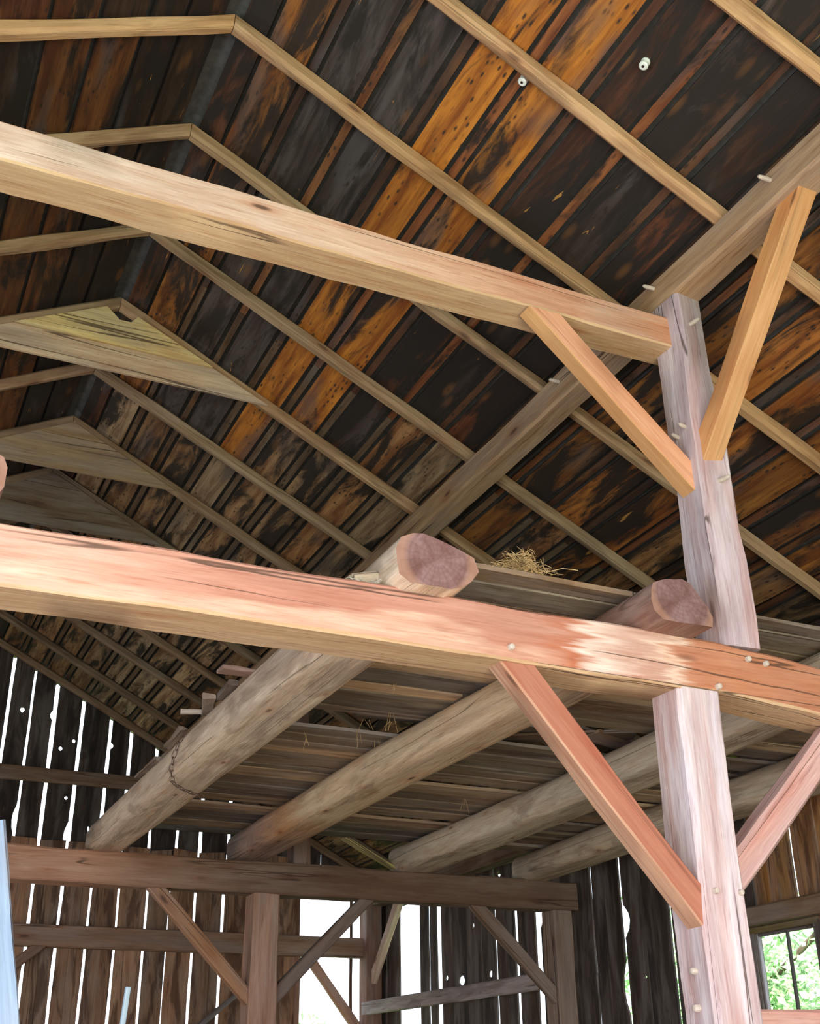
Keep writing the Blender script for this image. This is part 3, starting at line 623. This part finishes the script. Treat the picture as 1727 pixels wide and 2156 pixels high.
# broken scraps along the left log
for (x, yy, ln, w, c, a) in ((1.93, 6.55, .28, .10, (226, 178, 150), .1), (1.93, 7.25, .42, .09, (170, 150, 130), 1.3), (1.94, 6.9, .35, .07, (120, 96, 74), 1.5), (1.92, 5.6, .5, .06, (140, 110, 86), 1.45), (1.90, 7.45, .2, .05, (210, 196, 180), -.2), (1.93, 8.1, .6, .06, (150, 130, 110), 1.5), (1.96, 9.0, .7, .07, (140, 116, 92), 1.55)):
    d = Vector((math.cos(a), math.sin(a), .03)) * ln / 2
    timber('plank', V(x + .03, yy, 2.30) - d, V(x + .03, yy, 2.30) + d, w, .03, M['plank'], c, seg=.08, wav=.008, ch=.006, parent=loft, smooth=None)
# light board leaning at the far edge of the loft
timber('loose_board', V(4.50, 11.23, 2.36), V(5.02, 11.1, 2.06), .14, .03, M['plank'], (196, 182, 110), ch=0, tag=T('small yellowish board leaning on the far beam beneath the loft edge', 'board'))
timber('wood_block', V(1.82, 4.50, 2.06), V(1.95, 4.53, 2.10), .09, .06, M['plank'], (200, 184, 160), wav=.008, tag=T('small splintered wood block beside the leftmost log end', 'wood block'))

# ------------------------------------------------------------ small things
def tube_mesh(bm, pts, r, K=5):
    prev = None
    for i, p in enumerate(pts):
        d = (pts[min(i + 1, len(pts) - 1)] - pts[max(i - 1, 0)]).normalized(); a = d.orthogonal().normalized(); b = d.cross(a)
        ring = [bm.verts.new(p + (a * math.cos(q * 2 * math.pi / K) + b * math.sin(q * 2 * math.pi / K)) * r) for q in range(K)]
        if prev: [bm.faces.new((prev[q], ring[q], ring[(q + 1) % K], prev[(q + 1) % K])) for q in range(K)]
        prev = ring
def bmobj(name, bm, mat, tag=None, parent=None):
    bmesh.ops.recalc_face_normals(bm, faces=bm.faces[:])
    me = bpy.data.meshes.new(name); bm.to_mesh(me); bm.free(); o = link(name, me, mat, None, None, None, tag)
    if parent: adopt(o, parent)
    return o
# straw tuft on the loft edge
bm = bmesh.new()
for k in range(380):
    c = V(2.80 + R.gauss(0, .065), 4.60 + R.uniform(-.02, .10), 2.325); c.z += abs(R.gauss(0, .065)) * max(0, 1 - abs(c.x - 2.80) / .2)
    a = R.uniform(0, 6.28); e = R.gauss(.05, .35); L = R.uniform(.04, .09); d = Vector((math.cos(a) * math.cos(e), math.sin(a) * math.cos(e), math.sin(e))) * L
    p0 = c - d * .5; p1 = c + d * .5; m_ = c + Vector((0, 0, R.uniform(0, .012)))
    for p in (p0, p1, m_): p.z = max(p.z, EYE + 2.322)
    tube_mesh(bm, [p0, m_, p1], .0016, 3)
tube_mesh(bm, [V(2.9, 4.58, 2.33), V(2.98, 4.55, 2.352), V(3.05, 4.52, 2.342)], .002, 4)
bmobj('straw_tuft', bm, M['straw'], dict(label='tuft of dry straw lying on the loft plank edge between the log ends', cat='straw', kind='stuff'))
bm = bmesh.new()
for (x, yy, ln) in ((3.08, 7.44, .16), (3.11, 6.94, .20), (3.05, 7.2, .10), (3.3, 7.6, .12), (4.75, 9.0, .22), (2.75, 7.6, .14), (3.2, 7.15, .06), (4.2, 6.6, .1), (4.3, 5.6, .08), (2.9, 6.4, .08)):
    for q in range(3):
        p = V(x + R.uniform(-.03, .03), yy + R.uniform(-.03, .03), 2.31); s = Vector((R.uniform(-.04, .04), R.uniform(-.03, .03), 0)); f = R.uniform(.4, 1)
        tube_mesh(bm, [p, p + s * .5 - Vector((0, 0, ln * .5 * f)), p + s - Vector((0, 0, ln * f))], .0016, 3)
bmobj('hanging_straw', bm, M['straw'], dict(label='thin straw wisps hanging down through the gaps of the loft planks', cat='straw', kind='stuff'))
# straw and chaff beside the first log end
bm = bmesh.new()
for k in range(90):
    c = V(1.90 + R.gauss(0, .05), 4.47 + R.uniform(-.04, .06), 2.04 + abs(R.gauss(0, .010))); a = R.uniform(0, 6.28); L = R.uniform(.02, .06)
    d = Vector((math.cos(a), math.sin(a), R.uniform(0, .5))) * L; tube_mesh(bm, [c, c + d], .0013, 3)
bmobj('chaff', bm, plain('grey_chaff', (.55, .5, .45), .9), dict(label='grey wisps of chaff beside the leftmost sawn log end', cat='chaff', kind='stuff'))
# chain round the first log
ch = empty('chain', V(2.2, 8.1, 2.0), label='thin rusty chain hanging round the leftmost loft log', cat='chain')
cp = [V(1.955, 7.75, 2.27), V(1.93, 7.85, 2.20), V(1.925, 7.95, 2.12), V(1.94, 8.05, 2.05), V(1.98, 8.15, 2.0), V(2.05, 8.22, 1.985), V(2.13, 8.28, 1.975), V(2.21, 8.33, 1.97), V(2.28, 8.38, 1.97)]
bm0 = bmesh.new(); loop = []
for k in range(12):
    a = k * math.pi / 6; loop.append(Vector((math.cos(a) * .020 + math.copysign(.016, math.cos(a)), math.sin(a) * .015, 0)))
loop.append(loop[0]); tube_mesh(bm0, loop, .0032, 5); bmesh.ops.recalc_face_normals(bm0, faces=bm0.faces[:])
lm = bpy.data.meshes.new('link'); bm0.to_mesh(lm); bm0.free(); lm.materials.append(M['iron'])
k = 0
for a, b in zip(cp, cp[1:]):
    n = max(1, round((b - a).length / .062))
    for q in range(n):
        p = a.lerp(b, (q + .5) / n); mw, _ = frame(p, p + (b - a), (0, 0, 1) if k % 2 else (1, 0, .2)); k += 1
        o = bpy.data.objects.new('link', lm); C.objects.link(o); o.matrix_world = mw; o.parent = ch; o.matrix_parent_inverse = PINV[ch.name]
# porcelain insulators on the roof boards
def insulator(x, y, label):
    n = Vector((-math.sin(math.atan(TAN)), 0, -math.cos(math.atan(TAN)))); p = V(x, y, roof_z(x, RH)); mw, _ = frame(p, p + n * .06)
    bm = bmesh.new(); prev = None; K = 16
    for xx, rr in ((0, .026), (.012, .030), (.022, .022), (.032, .021), (.040, .030), (.052, .030), (.058, .022), (.058, .010), (.045, .009)):
        rr *= .85
        ring = [bm.verts.new((xx, rr * math.cos(q * 2 * math.pi / K), rr * math.sin(q * 2 * math.pi / K))) for q in range(K)]
        if prev: [bm.faces.new((prev[q], ring[q], ring[(q + 1) % K], prev[(q + 1) % K])) for q in range(K)]
        prev = ring
    bm.faces.new(prev); bmesh.ops.recalc_face_normals(bm, faces=bm.faces[:])
    me = bpy.data.meshes.new('insulator'); bm.to_mesh(me); bm.free()
    o = link('insulator', me, M['ceramic'], None, None, mw, T(label, 'insulator'), 40)
    b2 = bmesh.new(); tube_mesh(b2, [p + n * .035, p + n * .062], .006, 8); bmobj('nail', b2, M['iron'], None, o)
insulator(3.085, 3.55, 'white porcelain knob insulator in the open on a dark roof board')
insulator(2.67, 4.08, 'white porcelain knob half hidden behind a pale rafter')
# painted boards leaning at the bottom left
timber('painted_board', V(.585, 4.0, -.1), V(.40, 4.0, .80), .085, .045, PALEPAINT, (132, 150, 172), upv=(0, 1, 0), seg=.08, wav=.006, ch=.004, tag=T('pale blue flaking board leaning at the bottom left edge', 'board'))
timber('painted_lath', V(.84, 4.0, -.3), V(.882, 4.0, .325), .016, .02, PALEPAINT, (140, 160, 168), upv=(0, 1, 0), ch=.002, wav=.001, tag=T('thin pale blue stick standing up at the bottom left', 'stick'))
timber('leaning_pole', V(4.35, YG - .6, .80), V(5.1, YG - .25, 1.33), .07, .05, M['plank'], (140, 130, 128), ch=.008, tag=T('thin grey pole slanting low against the slatted gable wall', 'pole'))

# ------------------------------------------------------------ trees outside
def tree(x, y, h, r, label):
    t = empty('tree', (x, y, EYE + GROUND - .06), label=label, cat='tree', group=None)
    bm = bmesh.new(); base = Vector((x, y, 0)); z0 = EYE + GROUND - .06
    tube_mesh(bm, [Vector((x, y, z0)), Vector((x + .1, y, z0 + h * .4)), Vector((x, y + .1, z0 + h * .75))], .16, 8)
    for q in range(5):
        a = q * 1.3; tube_mesh(bm, [Vector((x, y, z0 + h * (.25 + .08 * q))), Vector((x + math.cos(a) * r * .6, y + math.sin(a) * r * .6, z0 + h * (.45 + .08 * q)))], .05, 6)
    o = bmobj('trunk', bm, M['bark']); adopt(o, t); o.matrix_parent_inverse = PINV[t.name]
    vs = []; fs = []
    for q in range(5200):
        u = Vector((R.gauss(0, 1), R.gauss(0, 1), R.gauss(0, 1))).normalized() * (R.random() ** .45)
        cl = 1 + .35 * noise.noise(u * 2.3 + Vector((x, y, 0)))
        c = Vector((x + u.x * r * cl, y + u.y * r * cl, z0 + h * .56 + u.z * h * .46 * cl)); a = Vector((R.gauss(0, 1), R.gauss(0, 1), R.gauss(0, 1))).normalized(); b = a.orthogonal().normalized()
        s = R.uniform(.07, .14); i0 = len(vs); vs += [c - a * s, c - b * s * .45, c + a * s, c + b * s * .45]; fs.append((i0, i0 + 1, i0 + 2, i0 + 3))
    me = bpy.data.meshes.new('foliage'); me.from_pydata(vs, [], fs); f = link('foliage', me, M['leaf'], None, None, None, dict(kind='stuff')); f.parent = t; f.matrix_parent_inverse = PINV[t.name]
tree(13.8, 16.6, 5.2, 2.3, 'bright green leafy tree seen through the small window')
tree(19.5, 22.5, 6.0, 2.4, 'second green tree behind the one seen through the small window')
tree(9.3, 25.5, 3.1, 1.3, 'pale green young tree seen through the bright doorway')
